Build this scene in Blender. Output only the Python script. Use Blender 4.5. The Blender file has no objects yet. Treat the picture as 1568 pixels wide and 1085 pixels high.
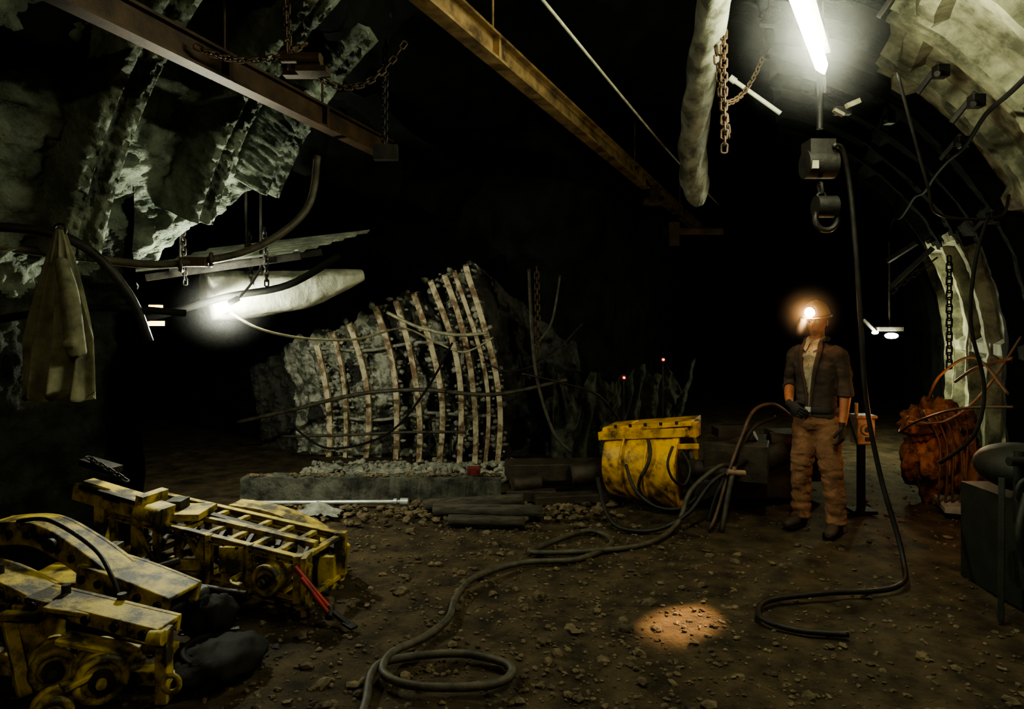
import bpy, math, random
from mathutils import Vector as V, Matrix, noise
random.seed(7)
SC=bpy.context.scene
COL=SC.collection
pi=math.pi
try:
    SC.view_settings.view_transform='AgX'
    SC.view_settings.look='AgX - Medium High Contrast'
except Exception as e: print(e)
def fr(p,o=4): return noise.fractal(V(p),0.8,2.1,o)
def cr(pts,n=8,closed=False):
    pts=[V(p) for p in pts]; out=[]; N=len(pts)
    rng=range(N if closed else N-1)
    for i in rng:
        if closed: a,b,c,d=pts[(i-1)%N],pts[i],pts[(i+1)%N],pts[(i+2)%N]
        else: a,b,c,d=pts[max(i-1,0)],pts[i],pts[i+1],pts[min(i+2,N-1)]
        for k in range(n):
            t=k/n
            out.append(0.5*((2*b)+(c-a)*t+(2*a-5*b+4*c-d)*t*t+(3*b-a-3*c+d)*t**3))
    if not closed: out.append(pts[-1])
    return out
class MB:
    def __init__(s): s.v=[];s.f=[];s.m=[];s.s=[]
    def add(s,vs,fs,mi=0,sm=False):
        o=len(s.v); s.v+=[tuple(x) for x in vs]
        for f in fs: s.f.append([i+o for i in f]); s.m.append(mi); s.s.append(sm)
        return s
    def box(s,c,size,rot=None,mi=0):
        c=V(c);h=V(size)/2
        vs=[]
        for x in(-1,1):
            for y in(-1,1):
                for z in(-1,1):
                    p=V((x*h.x,y*h.y,z*h.z))
                    if rot is not None: p=rot@p
                    vs.append(c+p)
        return s.add(vs,[(0,1,3,2),(4,6,7,5),(0,4,5,1),(2,3,7,6),(0,2,6,4),(1,5,7,3)],mi)
    def beam(s,p0,p1,w,h,mi=0,up=(0,0,1),off=(0,0)):
        p0=V(p0);p1=V(p1);d=(p1-p0).normalized();up=V(up)
        sd=d.cross(up)
        if sd.length<1e-3: sd=d.cross(V((1,0,0)))
        sd.normalize();u=sd.cross(d).normalized()
        o=sd*off[0]+u*off[1]
        vs=[]
        for p in(p0,p1):
            for a,b in((-1,-1),(1,-1),(1,1),(-1,1)): vs.append(p+o+sd*a*w/2+u*b*h/2)
        return s.add(vs,[(0,1,2,3),(4,7,6,5),(0,4,5,1),(1,5,6,2),(2,6,7,3),(3,7,4,0)],mi)
    def ibeam(s,p0,p1,w,h,t,mi=0,up=(0,0,1)):
        s.beam(p0,p1,w,t,mi,up,(0,h/2)); s.beam(p0,p1,w,t,mi,up,(0,-h/2)); s.beam(p0,p1,t,h-t,mi,up); return s
    def channel(s,p0,p1,w,h,t,mi=0,up=(0,0,1),sd=1):
        s.beam(p0,p1,w,t,mi,up,(0,h/2)); s.beam(p0,p1,w,t,mi,up,(0,-h/2)); s.beam(p0,p1,t,h-t,mi,up,(sd*(w/2-t/2),0)); return s
    def loft(s,rings,mi=0,caps=True,sm=True,closed=True):
        n=len(rings[0]);vs=[p for r in rings for p in r];fs=[]
        for i in range(len(rings)-1):
            for j in range(n if closed else n-1):
                k=(j+1)%n
                fs.append((i*n+j,i*n+k,(i+1)*n+k,(i+1)*n+j))
        if caps and closed:
            fs.append(tuple(range(n))[::-1]); b=(len(rings)-1)*n; fs.append(tuple(range(b,b+n)))
        return s.add(vs,fs,mi,sm)
    def tube(s,path,r,seg=8,mi=0,closed=False,sq=(1,1)):
        path=[V(p) for p in path];N=len(path)
        rs=r if isinstance(r,(list,tuple)) else [r]*N
        if len(rs)!=N:
            o=[]
            for i in range(N):
                x=i*(len(rs)-1)/(N-1);k=min(int(x),len(rs)-2);o.append(rs[k]+(rs[k+1]-rs[k])*(x-k))
            rs=o
        rings=[];prev=None
        for i in range(N):
            if closed: d=path[(i+1)%N]-path[(i-1)%N]
            else: d=path[min(i+1,N-1)]-path[max(i-1,0)]
            if d.length<1e-9: d=V((0,0,1))
            d.normalize()
            if prev is None:
                a=V((0,0,1)) if abs(d.z)<.9 else V((1,0,0))
                n=d.cross(a).normalized()
            else:
                n=prev-d*prev.dot(d)
                n.normalize()
            prev=n;b=d.cross(n)
            rings.append([path[i]+n*math.cos(2*pi*k/seg)*rs[i]*sq[0]+b*math.sin(2*pi*k/seg)*rs[i]*sq[1] for k in range(seg)])
        if closed: rings.append(rings[0])
        return s.loft(rings,mi,not closed)
    def cyl(s,p0,p1,r0,r1=None,seg=20,mi=0):
        p0=V(p0);p1=V(p1);r1=r0 if r1 is None else r1
        d=(p1-p0).normalized();a=V((0,0,1)) if abs(d.z)<.9 else V((1,0,0));n=d.cross(a).normalized();b=d.cross(n)
        R=lambda p,r:[p+n*math.cos(2*pi*k/seg)*r+b*math.sin(2*pi*k/seg)*r for k in range(seg)]
        s.loft([R(p0,r0),R(p1,r1)],mi,False)
        s.add(R(p0,r0),[tuple(range(seg))[::-1]],mi); s.add(R(p1,r1),[tuple(range(seg))],mi)
        return s
    def sphere(s,c,r,seg=16,rg=10,mi=0,fn=None,rot=None):
        c=V(c); r=r if isinstance(r,(tuple,list)) else (r,r,r)
        rings=[]
        for i in range(rg+1):
            th=pi*(0.001+0.998*i/rg)
            ring=[]
            for j in range(seg):
                ph=2*pi*j/seg
                p=V((math.sin(th)*math.cos(ph),math.sin(th)*math.sin(ph),-math.cos(th)))
                q=V((p.x*r[0],p.y*r[1],p.z*r[2]))
                if fn: q=fn(p,q)
                if rot is not None: q=rot@q
                ring.append(c+q)
            rings.append(ring)
        return s.loft(rings,mi)
    def torus(s,c,ax,R,r,mi=0,seg=24,rs=8):
        ax=V(ax).normalized();a=V((0,0,1)) if abs(ax.z)<.9 else V((1,0,0));n=ax.cross(a).normalized();b=ax.cross(n);c=V(c)
        return s.tube([c+n*math.cos(2*pi*k/seg)*R+b*math.sin(2*pi*k/seg)*R for k in range(seg)],r,rs,mi,True)
    def chain(s,p0,p1,L=.06,W=.02,r=.006,mi=0,sag=0):
        p0=V(p0);p1=V(p1);D=(p1-p0).length;n=max(2,int(D/(L*.75)))
        pts=[p0.lerp(p1,i/n)-V((0,0,sag*4*(i/n)*(1-i/n))) for i in range(n+1)]
        for i in range(n):
            m=(pts[i]+pts[i+1])/2;d=(pts[i+1]-pts[i]).normalized()
            a=V((0,0,1)) if abs(d.z)<.9 else V((1,0,0));x=d.cross(a).normalized()
            if i%2:x=d.cross(x)
            pp=[]
            for k in range(12):
                an=2*pi*k/12
                pp.append(m+d*(math.cos(an)*(W*.5)+ (L/2-W*.4)*(1 if math.cos(an)>0 else -1))+x*math.sin(an)*W)
            s.tube(pp,r,6,mi,True)
        return s
    def grid(s,fn,us,vs,mi=0,sm=True,mf=None):
        P=[[V(fn(u,w)) for w in vs] for u in us]
        n=len(vs);o=len(s.v);s.v+=[tuple(p) for r in P for p in r]
        for i in range(len(us)-1):
            for j in range(n-1):
                s.f.append([o+i*n+j,o+(i+1)*n+j,o+(i+1)*n+j+1,o+i*n+j+1]);s.s.append(sm)
                s.m.append(mf(us[i],vs[j],P[i][j]) if mf else mi)
        return s
    def stone(s,c,r,mi=0,flat=.7):
        c=V(c);vs=[]
        ang=random.random()*6.28;sc=V((random.uniform(.7,1.3),random.uniform(.6,1.1),random.uniform(.4,flat)))
        t=(1+5**.5)/2
        base=[(-1,t,0),(1,t,0),(-1,-t,0),(1,-t,0),(0,-1,t),(0,1,t),(0,-1,-t),(0,1,-t),(t,0,-1),(t,0,1),(-t,0,-1),(-t,0,1)]
        rot=Matrix.Rotation(ang,3,'Z')@Matrix.Rotation(random.uniform(-.4,.4),3,'X')
        for b in base:
            p=V(b).normalized()*r*random.uniform(.75,1.2)
            vs.append(c+rot@V((p.x*sc.x,p.y*sc.y,p.z*sc.z)))
        f=[(0,11,5),(0,5,1),(0,1,7),(0,7,10),(0,10,11),(1,5,9),(5,11,4),(11,10,2),(10,7,6),(7,1,8),(3,9,4),(3,4,2),(3,2,6),(3,6,8),(3,8,9),(4,9,5),(2,4,11),(6,2,10),(8,6,7),(9,8,1)]
        return s.add(vs,f,mi)
    def obj(s,name,mats,parent=None,bevel=0,remesh=0,smooth_it=0):
        me=bpy.data.meshes.new(name);me.from_pydata(s.v,[],s.f)
        mats=mats if isinstance(mats,(list,tuple)) else [mats]
        for m in mats: me.materials.append(m)
        me.polygons.foreach_set('material_index',s.m);me.polygons.foreach_set('use_smooth',s.s);me.update()
        o=bpy.data.objects.new(name,me);COL.objects.link(o)
        if parent: o.parent=parent
        if remesh:
            m=o.modifiers.new('r','REMESH');m.mode='VOXEL';m.voxel_size=remesh;m.use_smooth_shade=True
            if smooth_it:
                q=o.modifiers.new('s','SMOOTH');q.factor=.5;q.iterations=smooth_it
            dg=bpy.context.evaluated_depsgraph_get();dg.update()
            nm=bpy.data.meshes.new_from_object(o.evaluated_get(dg));o.modifiers.clear();o.data=nm
            nm.materials.clear()
            for m in mats:nm.materials.append(m)
            for p in nm.polygons:p.use_smooth=True
        if bevel:
            b=o.modifiers.new('b','BEVEL');b.width=bevel;b.segments=2;b.limit_method='ANGLE';b.angle_limit=.6
        return o
def empty(name,loc=(0,0,0),rz=0):
    e=bpy.data.objects.new(name,None);COL.objects.link(e);e.location=loc;e.rotation_euler=(0,0,rz);e.empty_display_size=.1
    return e
def mat(name,c1,c2=None,rough=.8,metal=0,scale=6,bump=.3,bscale=None,dist=.02,c3=None,lo=.35,hi=.65,spec=.5,stretch=(1,1,1)):
    m=bpy.data.materials.new(name);m.use_nodes=True;nt=m.node_tree;N=nt.nodes;L=nt.links
    b=N['Principled BSDF'];b.inputs['Roughness'].default_value=rough;b.inputs['Metallic'].default_value=metal
    b.inputs['Specular IOR Level'].default_value=spec
    tc=N.new('ShaderNodeTexCoord');mp=N.new('ShaderNodeMapping');mp.inputs['Scale'].default_value=stretch
    L.new(tc.outputs['Object'],mp.inputs['Vector'])
    n=N.new('ShaderNodeTexNoise');n.inputs['Scale'].default_value=scale;n.inputs['Detail'].default_value=8;n.inputs['Roughness'].default_value=.65
    L.new(mp.outputs[0],n.inputs['Vector'])
    r=N.new('ShaderNodeValToRGB');c2=c2 or tuple(x*.5 for x in c1)
    r.color_ramp.elements[0].position=lo;r.color_ramp.elements[1].position=hi
    r.color_ramp.elements[0].color=(*c2,1);r.color_ramp.elements[1].color=(*c1,1)
    if c3:
        e=r.color_ramp.elements.new((lo+hi)/2);e.color=(*c3,1)
    L.new(n.outputs[0],r.inputs[0]);L.new(r.outputs[0],b.inputs['Base Color'])
    if bump:
        n2=N.new('ShaderNodeTexNoise');n2.inputs['Scale'].default_value=bscale or scale*5;n2.inputs['Detail'].default_value=6;n2.inputs['Roughness'].default_value=.7
        L.new(mp.outputs[0],n2.inputs['Vector'])
        bp=N.new('ShaderNodeBump');bp.inputs['Strength'].default_value=bump;bp.inputs['Distance'].default_value=dist
        L.new(n2.outputs[0],bp.inputs['Height']);L.new(bp.outputs[0],b.inputs['Normal'])
    return m
def emit(name,c,s):
    m=bpy.data.materials.new(name);m.use_nodes=True;b=m.node_tree.nodes['Principled BSDF']
    b.inputs['Base Color'].default_value=(*c,1);b.inputs['Emission Color'].default_value=(*c,1);b.inputs['Emission Strength'].default_value=s
    return m
# ---------- materials
M_shot=mat('shotcrete',(.30,.34,.27),(.09,.11,.09),.95,scale=4,bump=1,bscale=26,dist=.06,lo=.36,hi=.62,spec=.2)
M_rockshade=mat('rock_shade_tone',(.05,.055,.045),(.012,.014,.012),.9,scale=3,bump=.9,bscale=18,dist=.05,spec=.3)
M_darkrock_and_shade=mat('dark_rock_and_shade',(.010,.011,.010),(.003,.0035,.003),.95,scale=3,bump=.6,bscale=15,dist=.04,spec=.12)
M_rockl=mat('pale_rock',(.62,.62,.52),(.12,.13,.10),.9,scale=7,bump=.9,bscale=30,dist=.04,lo=.42,hi=.56,spec=.2)
M_lagshade=mat('lagging_shade_tone',(.10,.10,.085),(.03,.03,.026),.9,scale=8,bump=.8,dist=.04)
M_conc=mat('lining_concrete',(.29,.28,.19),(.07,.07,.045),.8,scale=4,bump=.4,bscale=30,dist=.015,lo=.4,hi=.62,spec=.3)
M_floor=mat('muddy_gravel',(.115,.084,.044),(.024,.018,.011),.85,scale=5,bump=1,bscale=45,dist=.03,spec=.25)
M_stone=mat('gravel_stone',(.17,.13,.075),(.035,.027,.017),.85,scale=9,bump=.4,bscale=60,dist=.01,spec=.3)
M_pstone=mat('pale_rubble',(.38,.38,.31),(.12,.12,.10),.9,scale=9,bump=.4,bscale=60,dist=.01)
M_yel=mat('yellow_paint',(.42,.32,.045),(.03,.024,.012),.6,scale=7,bump=.4,bscale=40,dist=.008,lo=.42,hi=.58,c3=(.24,.175,.03))
M_yel2=mat('orange_yellow_paint',(.66,.37,.03),(.05,.028,.01),.5,scale=6,bump=.3,bscale=40,dist=.006,lo=.38,hi=.56,c3=(.40,.22,.02))
M_dark=mat('greasy_steel',(.03,.027,.022),(.008,.007,.006),.5,.3,scale=8,bump=.3)
M_drive=mat('dusty_machine_paint',(.06,.043,.028),(.016,.013,.009),.6,.1,scale=8,bump=.4)
M_rust=mat('rusty_steel',(.10,.06,.03),(.03,.02,.012),.6,.4,scale=6,bump=.3)
M_beam=mat('beam_steel',(.36,.24,.11),(.07,.045,.025),.45,.5,scale=7,bump=.25,bscale=40,dist=.006)
M_beam2=mat('beam_steel_dark',(.07,.04,.02),(.02,.012,.007),.5,.4,scale=7,bump=.25,bscale=40,dist=.006)
M_steel=mat('bright_steel',(.6,.62,.58),(.35,.36,.34),.35,.5,scale=10,bump=.1)
M_black=mat('black_rubber',(.012,.011,.01),(.006,.006,.005),.75,scale=10,bump=.2,spec=.15)
M_hose=mat('dusty_hose',(.085,.072,.045),(.022,.02,.014),.6,scale=14,bump=.2)
M_cabl=mat('pale_cable',(.36,.33,.22),(.16,.15,.1),.6,scale=14,bump=.2)
M_duct=mat('duct_fabric',(.34,.34,.26),(.09,.09,.065),.42,scale=4,bump=.5,bscale=6,dist=.03,stretch=(2,1,1),lo=.4,hi=.6)
M_duct2=mat('duct_tarpaulin',(.60,.60,.50),(.24,.24,.19),.5,scale=4,bump=.5,bscale=6,dist=.03,stretch=(2,1,1))
M_sheet=mat('galvanised_sheet',(.55,.57,.50),(.2,.21,.18),.45,.4,scale=6,bump=.2)
M_cloth=mat('coat_cloth',(.25,.245,.16),(.08,.08,.052),.95,scale=7,bump=.5,bscale=30,dist=.01)
M_wood=mat('old_timber',(.085,.072,.05),(.02,.018,.014),.85,scale=8,bump=.5,bscale=30,stretch=(1,6,6))
M_orange=mat('orange_tarp',(.42,.17,.075),(.06,.022,.012),.75,scale=6,bump=1,bscale=10,dist=.07,lo=.4,hi=.6)
M_red=mat('red_paint',(.4,.03,.02),(.12,.012,.01),.5,scale=9,bump=.1)
M_bcab=mat('brown_cable',(.13,.07,.04),(.04,.025,.015),.6,scale=9,bump=.1)
M_box=mat('lamp_box_paint',(.30,.20,.13),(.08,.05,.03),.6,scale=9,bump=.1)
M_jack=mat('work_jacket',(.085,.052,.038),(.035,.022,.017),.9,scale=9,bump=.5,bscale=25,dist=.012)
M_shirt=mat('work_shirt',(.46,.40,.28),(.22,.18,.12),.9,scale=9,bump=.5,bscale=25,dist=.012)
M_trou=mat('work_trousers',(.33,.165,.085),(.15,.07,.038),.9,scale=7,bump=.7,bscale=14,dist=.025)
M_skin=mat('skin',(.46,.17,.08),(.32,.11,.05),.6,scale=12,bump=.1)
M_glove=mat('leather_glove',(.03,.024,.019),(.012,.01,.009),.7,scale=12,bump=.3)
M_boot=mat('rubber_boot',(.06,.038,.024),(.02,.015,.011),.7,scale=9,bump=.2)
M_helm=mat('helmet_plastic',(.30,.17,.08),(.18,.10,.05),.4,scale=5,bump=.05)
M_hair=mat('hair',(.03,.02,.015),None,.8,scale=60,bump=.5)
M_eye=mat('eye_white',(.5,.4,.33),(.4,.33,.28),.3,scale=5,bump=0)
M_lip=mat('lips',(.28,.09,.06),(.22,.07,.05),.5,scale=9,bump=0)
E_tube=emit('tube_glow',(.96,1,.70),150)
E_fill=emit('fill_tube_glow',(1,.88,.52),110)
E_bulb=emit('bulb_glow',(.97,1,.78),2100)
E_bulb2=emit('far_bulb_glow',(.95,1,.66),800)
E_cap=emit('cap_lamp_glow',(1,.50,.18),200)
E_amber=emit('amber_glow',(1,.75,.2),5)
E_redl=emit('red_indicator',(1,.05,.02),9)
# ---------- tunnel frame
T=V((.41,.912,0));Nn=V((.912,-.41,0))
def TN(t,n,z): p=T*t+Nn*n; return V((p.x,p.y,z))
NC,R,ZS=-1.2,2.9,1.3
def lin(a,b,n): return [a+(b-a)*i/(n-1) for i in range(n)]
def ffn(x,y):
    z=.035*fr((x*.8,y*.8,0))+.012*fr((x*4,y*4,3))
    return (x,y,z-.01)
m=MB();m.grid(ffn,lin(-9,9,220),lin(-2,20,260));m.obj('floor',M_floor)
m=MB()
for i in range(7500):
    y=2.3+5.2*random.random()**1.4; x=random.uniform(-1.2,1.2)*y*.75
    if i%3==0: x=random.gauss(.1,.9);y=random.uniform(2.5,5.2)
    if (x*.912-y*.41)>1.5 or (x*.912-y*.41)<-4: continue
    r=random.choice([.005,.006,.008,.01,.013,.018]) if random.random()<.97 else random.uniform(.025,.04)
    z=ffn(x,y)[2]
    m.stone((x,y,z+r*.2),r)
m.obj('gravel',M_stone)
m=MB()
for i in range(420):
    x=random.uniform(-2.3,.9);y=random.gauss(5.55,.2);r=random.uniform(.012,.045)
    if y>5.8: y-=.4
    m.stone((x,y,.01+r*.3),r)
for i in range(160): m.stone((random.uniform(-2.4,-.1),random.uniform(5.92,6.04),.215),random.uniform(.008,.03))
m.obj('rubble_strip',M_stone)
m=MB()
for i in range(800):
    x=random.uniform(-2.2,.3);y=random.uniform(6.5,7.25);r=random.uniform(.015,.05)
    z=max(0,(y-6.4)*.05)+random.random()*.03
    m.stone((x,y,z),r,0,1)
m.obj('rubble_bank',M_pstone)
# right wall - ring lining
ts=[];t=-2.0
while t<16:
    ts+= [t,t+.005,t+.09,t+.12,t+.25,t+.38,t+.5,t+.63,t+.66,t+.745]; t+=.75
prof=[('w',z) for z in lin(-.05,ZS,24)][:-1]+[('a',a) for a in lin(0,math.radians(72),70)]
def rw(t,q):
    k,v=q; f=(t+2.0)%.75
    ins=.09 if (f<.1 or f>.65) and f>.003 else 0
    if f<=.003 or f>.742: ins=.02
    if k=='a':
        seg=(math.degrees(v)%24)
        if seg<2.4: ins=max(ins,.07)
        r=R-ins; n=NC+r*math.cos(v);z=ZS+r*math.sin(v)
    else: n=NC+R-ins;z=v
    p=TN(t,n,z); d=.03*fr((p.x*2,p.y*2,p.z*2))+.008*fr((p.x*14,p.y*14,p.z*14),2)
    return p-Nn*d
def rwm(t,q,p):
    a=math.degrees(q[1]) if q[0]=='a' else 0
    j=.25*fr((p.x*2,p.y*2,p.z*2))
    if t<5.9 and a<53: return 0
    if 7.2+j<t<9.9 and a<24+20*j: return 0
    return 1  # painted shade: faces outside the lit bands of lining turn dark
m=MB();m.grid(rw,ts,prof,0,False,rwm);m.obj('wall_right',[M_conc,M_darkrock_and_shade])
def cl(t,a):
    r=R+.25+.35*fr((t*.9,a*2.5,1)); return TN(t,NC+r*math.cos(a),ZS+r*math.sin(a))
m=MB();m.grid(cl,lin(-2,19,150),[math.radians(x) for x in lin(66,150,60)])
def cb(n,t):
    return TN(t,n,3.35+.3*fr((t*.8,n*.8,5)))
m.grid(cb,lin(-10,-3.2,50),lin(2.6,14,70));m.obj('ceiling',M_darkrock_and_shade)
# left wall shotcrete
def lw(s_,q):
    k,v=q
    z0=v if k=='w' else ZS+R*math.sin(v)
    tmx=3.0+1.05*min(1,max(0,(z0-1.9)/.8))+.05*fr((z0*3,0,0))
    e=max(0,(s_-.94)/.06)
    t=-1+min(s_/.94,1)*(tmx+1)+.08*math.sin(min(1,e)*pi/2)
    if k=='a':
        r=R+.16;n=NC+r*math.cos(v);z=ZS+r*math.sin(v);dr=V((Nn.x*math.cos(v),Nn.y*math.cos(v),math.sin(v)))
    else: n=NC-R-.16-.35*(ZS-v)/ZS;z=v;dr=-Nn
    p=TN(t,n,z)
    d=.08*fr((p.x*1.3,p.y*1.3,p.z*1.3),3)+.075*fr((p.x*4.5,p.y*4.5,p.z*4.5),4)+.03*fr((p.x*16,p.y*16,p.z*16),2)
    return p+dr*(d+.02+.9*e**1.5)
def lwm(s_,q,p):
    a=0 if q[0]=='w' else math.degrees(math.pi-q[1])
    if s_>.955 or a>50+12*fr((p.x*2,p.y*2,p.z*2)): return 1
    return 0 if p.z>1.95+.4*fr((p.x*1.5,p.y*1.5,p.z*1.5)) else 1  # shade of the lower wall is painted in as a darker rock tone
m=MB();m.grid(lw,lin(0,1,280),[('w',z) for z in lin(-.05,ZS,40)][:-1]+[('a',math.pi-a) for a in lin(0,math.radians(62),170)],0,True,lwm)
m.obj('wall_left',[M_shot,M_rockshade])
m=MB();m.grid(lambda n,z:TN(2.95+.1*fr((n,z,2)),n,z),lin(-9,-4.1,40),lin(-.05,3.6,30));m.obj('wall_branch_near',M_darkrock_and_shade)
def rib(name,t0,a0,a1,w,dpt,mt,crust=.02):
    m=MB();rings=[]
    for a in lin(a0,a1,150):
        a=math.radians(a);c=math.cos(a);s=math.sin(a);ring=[]
        prof=[(-w/2,.12),(-w/2,-dpt),(-w*.22,-dpt-.01),(-w*.12,-dpt+.05),(w*.12,-dpt+.05),(w*.22,-dpt-.01),(w/2,-dpt),(w/2,.12)]
        pr=[]
        for i in range(len(prof)-1):
            for k in range(5):
                f=k/5;pr.append((prof[i][0]*(1-f)+prof[i+1][0]*f,prof[i][1]*(1-f)+prof[i+1][1]*f))
        pr.append(prof[-1])
        for dt,dr in pr:
            r=R+.1+dr;p=TN(t0+dt,NC+r*c,ZS+r*s)
            d=crust*fr((p.x*9,p.y*9,p.z*9))+crust*.8*fr((p.x*25,p.y*25,p.z*25),2)
            p+=V((Nn.x*c,Nn.y*c,s))*d+T*d*.7
            ring.append(p)
        rings.append(ring)
    m.loft(rings,0,True,True,True);m.obj(name,mt)
rib('crusted_arch_rib',2.45,118,166,.22,.26,M_shot,.032)
rib('crusted_arch_rib.001',3.2,122,159,.18,.26,M_shot,.03)
rib('crusted_arch_rib.002',3.72,124,153,.18,.24,M_shot,.014)
rib('crusted_arch_rib.003',1.6,118,166,.22,.24,M_shot,.03)
def interp(tab,x):
    if x<=tab[0][0]:return tab[0][1]
    for i in range(len(tab)-1):
        if x<=tab[i+1][0]:
            f=(x-tab[i][0])/(tab[i+1][0]-tab[i][0]);return tab[i][1]*(1-f)+tab[i+1][1]*f
    return tab[-1][1]
dk=cr([(-8,12,0),(-5,10.2,0),(-3.2,8.9,0),(-1.5,8.5,0),(0,8.1,0),(1.1,8.7,0),(2.0,10.5,0),(4,15,0),(6,20,0)],12)
def dw(i,z):
    p=dk[i];q=p+V((0,0,z));lean=-.5*max(0,z-1.5)/2
    return q+V((0,lean,0))+V((.3,1,0))*.3*fr((q.x*1.1,q.y*1.1,q.z*1.1))
m=MB();m.grid(dw,range(len(dk)),lin(-.1,4,60));m.obj('wall_far',mat('far_rock',(.022,.024,.021),(.006,.007,.006),.95,scale=3,bump=.8,bscale=12,dist=.06,spec=.12))
YW=lambda x:7.6-.16*x
HT=[(-4.2,.9),(-3.2,1.1),(-2.4,1.45),(-1.9,1.6),(-1.3,1.82),(-.8,2.05),(-.4,2.2),(-.1,2.3),(.1,2.15),(.5,1.7),(1.0,1.2)]
def pw(x,f):
    h=interp(HT,x)+.10*fr((x*3,0,7))+.03*math.sin(x*23)
    z=f*h
    rec=.0 if x<-1.35 else .28*min(1,(x+1.35)/.3)
    rec*= .7+1.1*noise.noise(V((x*5,z*3,4)))
    if x<-2.4: rec+=.5*(-2.4-x)
    if x>-.1: rec+=.35*min(1,(x+.1)/.25)
    bl=.09*fr((x*2,z*2,1))+.07*fr((x*8,z*8,2))
    bl+=.05*(1 if (math.sin(x*24+z)>0) else 0)
    lean=.42*(z/2.1)**2
    return (x-.26*(z/2.1)**1.6,YW(x)-lean+rec+bl,z-.03)
def pwm(x,f,p):
    if x>-.08: return 1
    return 1 if (x>-1.3 and noise.noise(V((x*6,f*6,9)))>-.02) or noise.noise(V((x*3,f*4,2)))>.35 or x<-2.7+.4*noise.noise(V((x*3,f*4,6))) else 0  # shade of the rib gaps and dim left end put into the colour
m=MB();m.grid(pw,lin(-3.35,.9,280),lin(0,1,120),0,True,pwm);m.obj('wall_branch_lagging',[M_rockl,M_lagshade])
ribs=[(-.17,2.22),(-.44,2.12),(-.60,2.06),(-.84,1.93),(-1.10,1.85),(-1.36,1.78),(-1.72,1.6),(-2.2,1.35),(-1.98,1.5),(-.3,2.16)]
for i,(x,h) in enumerate(ribs):
    m=MB();pts=[]
    for z in lin(-.02,h,34):
        zz=max(0,z);l=.42*(zz/2.1)**2
        bulge=.07*math.sin(pi*min(1,zz/2.1))
        pts.append(V((x+bulge-.30*(zz/2.1)**1.8+.012*math.sin(z*3+i*2),YW(x)-l-.14,z)))
    w_=.045 if i>7 else .06
    for k in range(33):
        a,b=pts[k],pts[k+1]+(pts[k+1]-pts[k])*.05
        m.beam(a,b,w_,.012,0,(0,-1,.1),(0,.03));m.beam(a,b,.014,.06,0,(0,-1,.1));m.beam(a,b,w_,.012,0,(0,-1,.1),(0,-.03))
    for k in range(34):
        for _ in range(2):
            if random.random()<.7:
                p=pts[k]; m.stone((p.x+random.choice([-.05,.05])+random.uniform(-.02,.02),p.y+random.uniform(-.02,.08),p.z+.02),random.uniform(.015,.05),1,1)
    m.obj('bent_steel_rib'+('' if i==0 else '.%03d'%i),[mat('rib_steel%d'%i,(.60,.53,.38),(.22,.14,.085),.7,.1,scale=9,bump=.4,lo=.42,hi=.56),M_pstone])
m=MB()
for z,yy in((.52,0),(1.35,-.2)):
    m.tube(cr([(x-.26*(z/2.1)**1.6,YW(x)-.42*(z/2.1)**2-.08,z+.03*math.sin(x*5)+.06*(x+1)) for x in lin(-2.3,-.15,9)]),.02,6)
m.obj('spacer_bars',M_pstone)
def hose(name,pts,r,mt,n=8,seg=8):
    m=MB();m.tube(cr(pts,n),r,seg);return m.obj(name,mt)
hose('tie_pipe',[(-3.2,7.6,.45),(-2.5,7.4,.62),(-1.7,7.2,.82),(-1.0,7.1,.88),(-.2,7.0,.84),(.6,7.2,.98)],.022,M_hose)
hose('tie_pipe.001',[(-1.35,7.05,1.72),(-1.0,7.0,1.56),(-.6,6.95,1.48),(-.25,6.95,1.5)],.018,M_cabl)
hose('tie_pipe.002',[(-2.6,7.4,.32),(-1.9,7.25,.36),(-1.2,7.2,.4),(-.5,7.1,.42)],.016,M_hose)
hose('pale_supply_cable',[(-2.12,4.92,1.68),(-1.95,5.1,1.55),(-1.7,5.5,1.47),(-1.4,6.0,1.46),(-1.1,6.6,1.55),(-.8,6.9,1.4),(-.5,6.9,1.3),(-.2,6.95,1.45)],.011,M_cabl)
hose('slack_cable',[(-.62,6.8,1.4),(-.9,6.8,.9),(-1.3,6.8,.45),(-1.9,6.8,.3),(-2.3,6.9,.5)],.012,M_black)
hose('slack_cable.001',[(.17,6.6,2.15),(.2,6.6,1.5),(.26,6.6,1.0),(.42,6.6,.5),(.6,6.6,.3)],.016,M_hose)
hose('slack_cable.002',[(.2,6.6,1.35),(.4,6.7,1.6),(.5,6.8,2.1)],.012,M_hose)
hose('slack_cable.003',[(.1,6.5,1.1),(.5,6.6,1.0),(.9,6.8,.85),(1.2,7.2,.5)],.012,M_dark)
hose('slack_cable.004',[(-.3,6.8,1.2),(0,6.8,1.1),(.4,6.9,1.25),(.75,7.0,1.6)],.010,M_dark)
m=MB();m.chain((.24,6.4,2.15),(.26,6.4,1.3),.07,.022,.007);m.obj('hanging_chain',M_rust)
def ridge(x,f):
    h=.95+.35*fr((x*2.2,0,3))+.08*math.sin(x*17)
    r_=abs(math.sin(x*13+2*fr((x*2,f,1))))
    return (x+.22*f*(x-.4)*.6,7.85+(x-.7)*1.0-.25*r_-.1*fr((x*5,f*5,0))-.15*f,f*h-.02)
m=MB();m.grid(ridge,lin(.45,2.35,170),lin(0,1,40));m.obj('rock_ridges',mat('grey_rock_ridges',(.12,.13,.10),(.02,.023,.018),.9,scale=6,bump=1,bscale=25,dist=.05))
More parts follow.
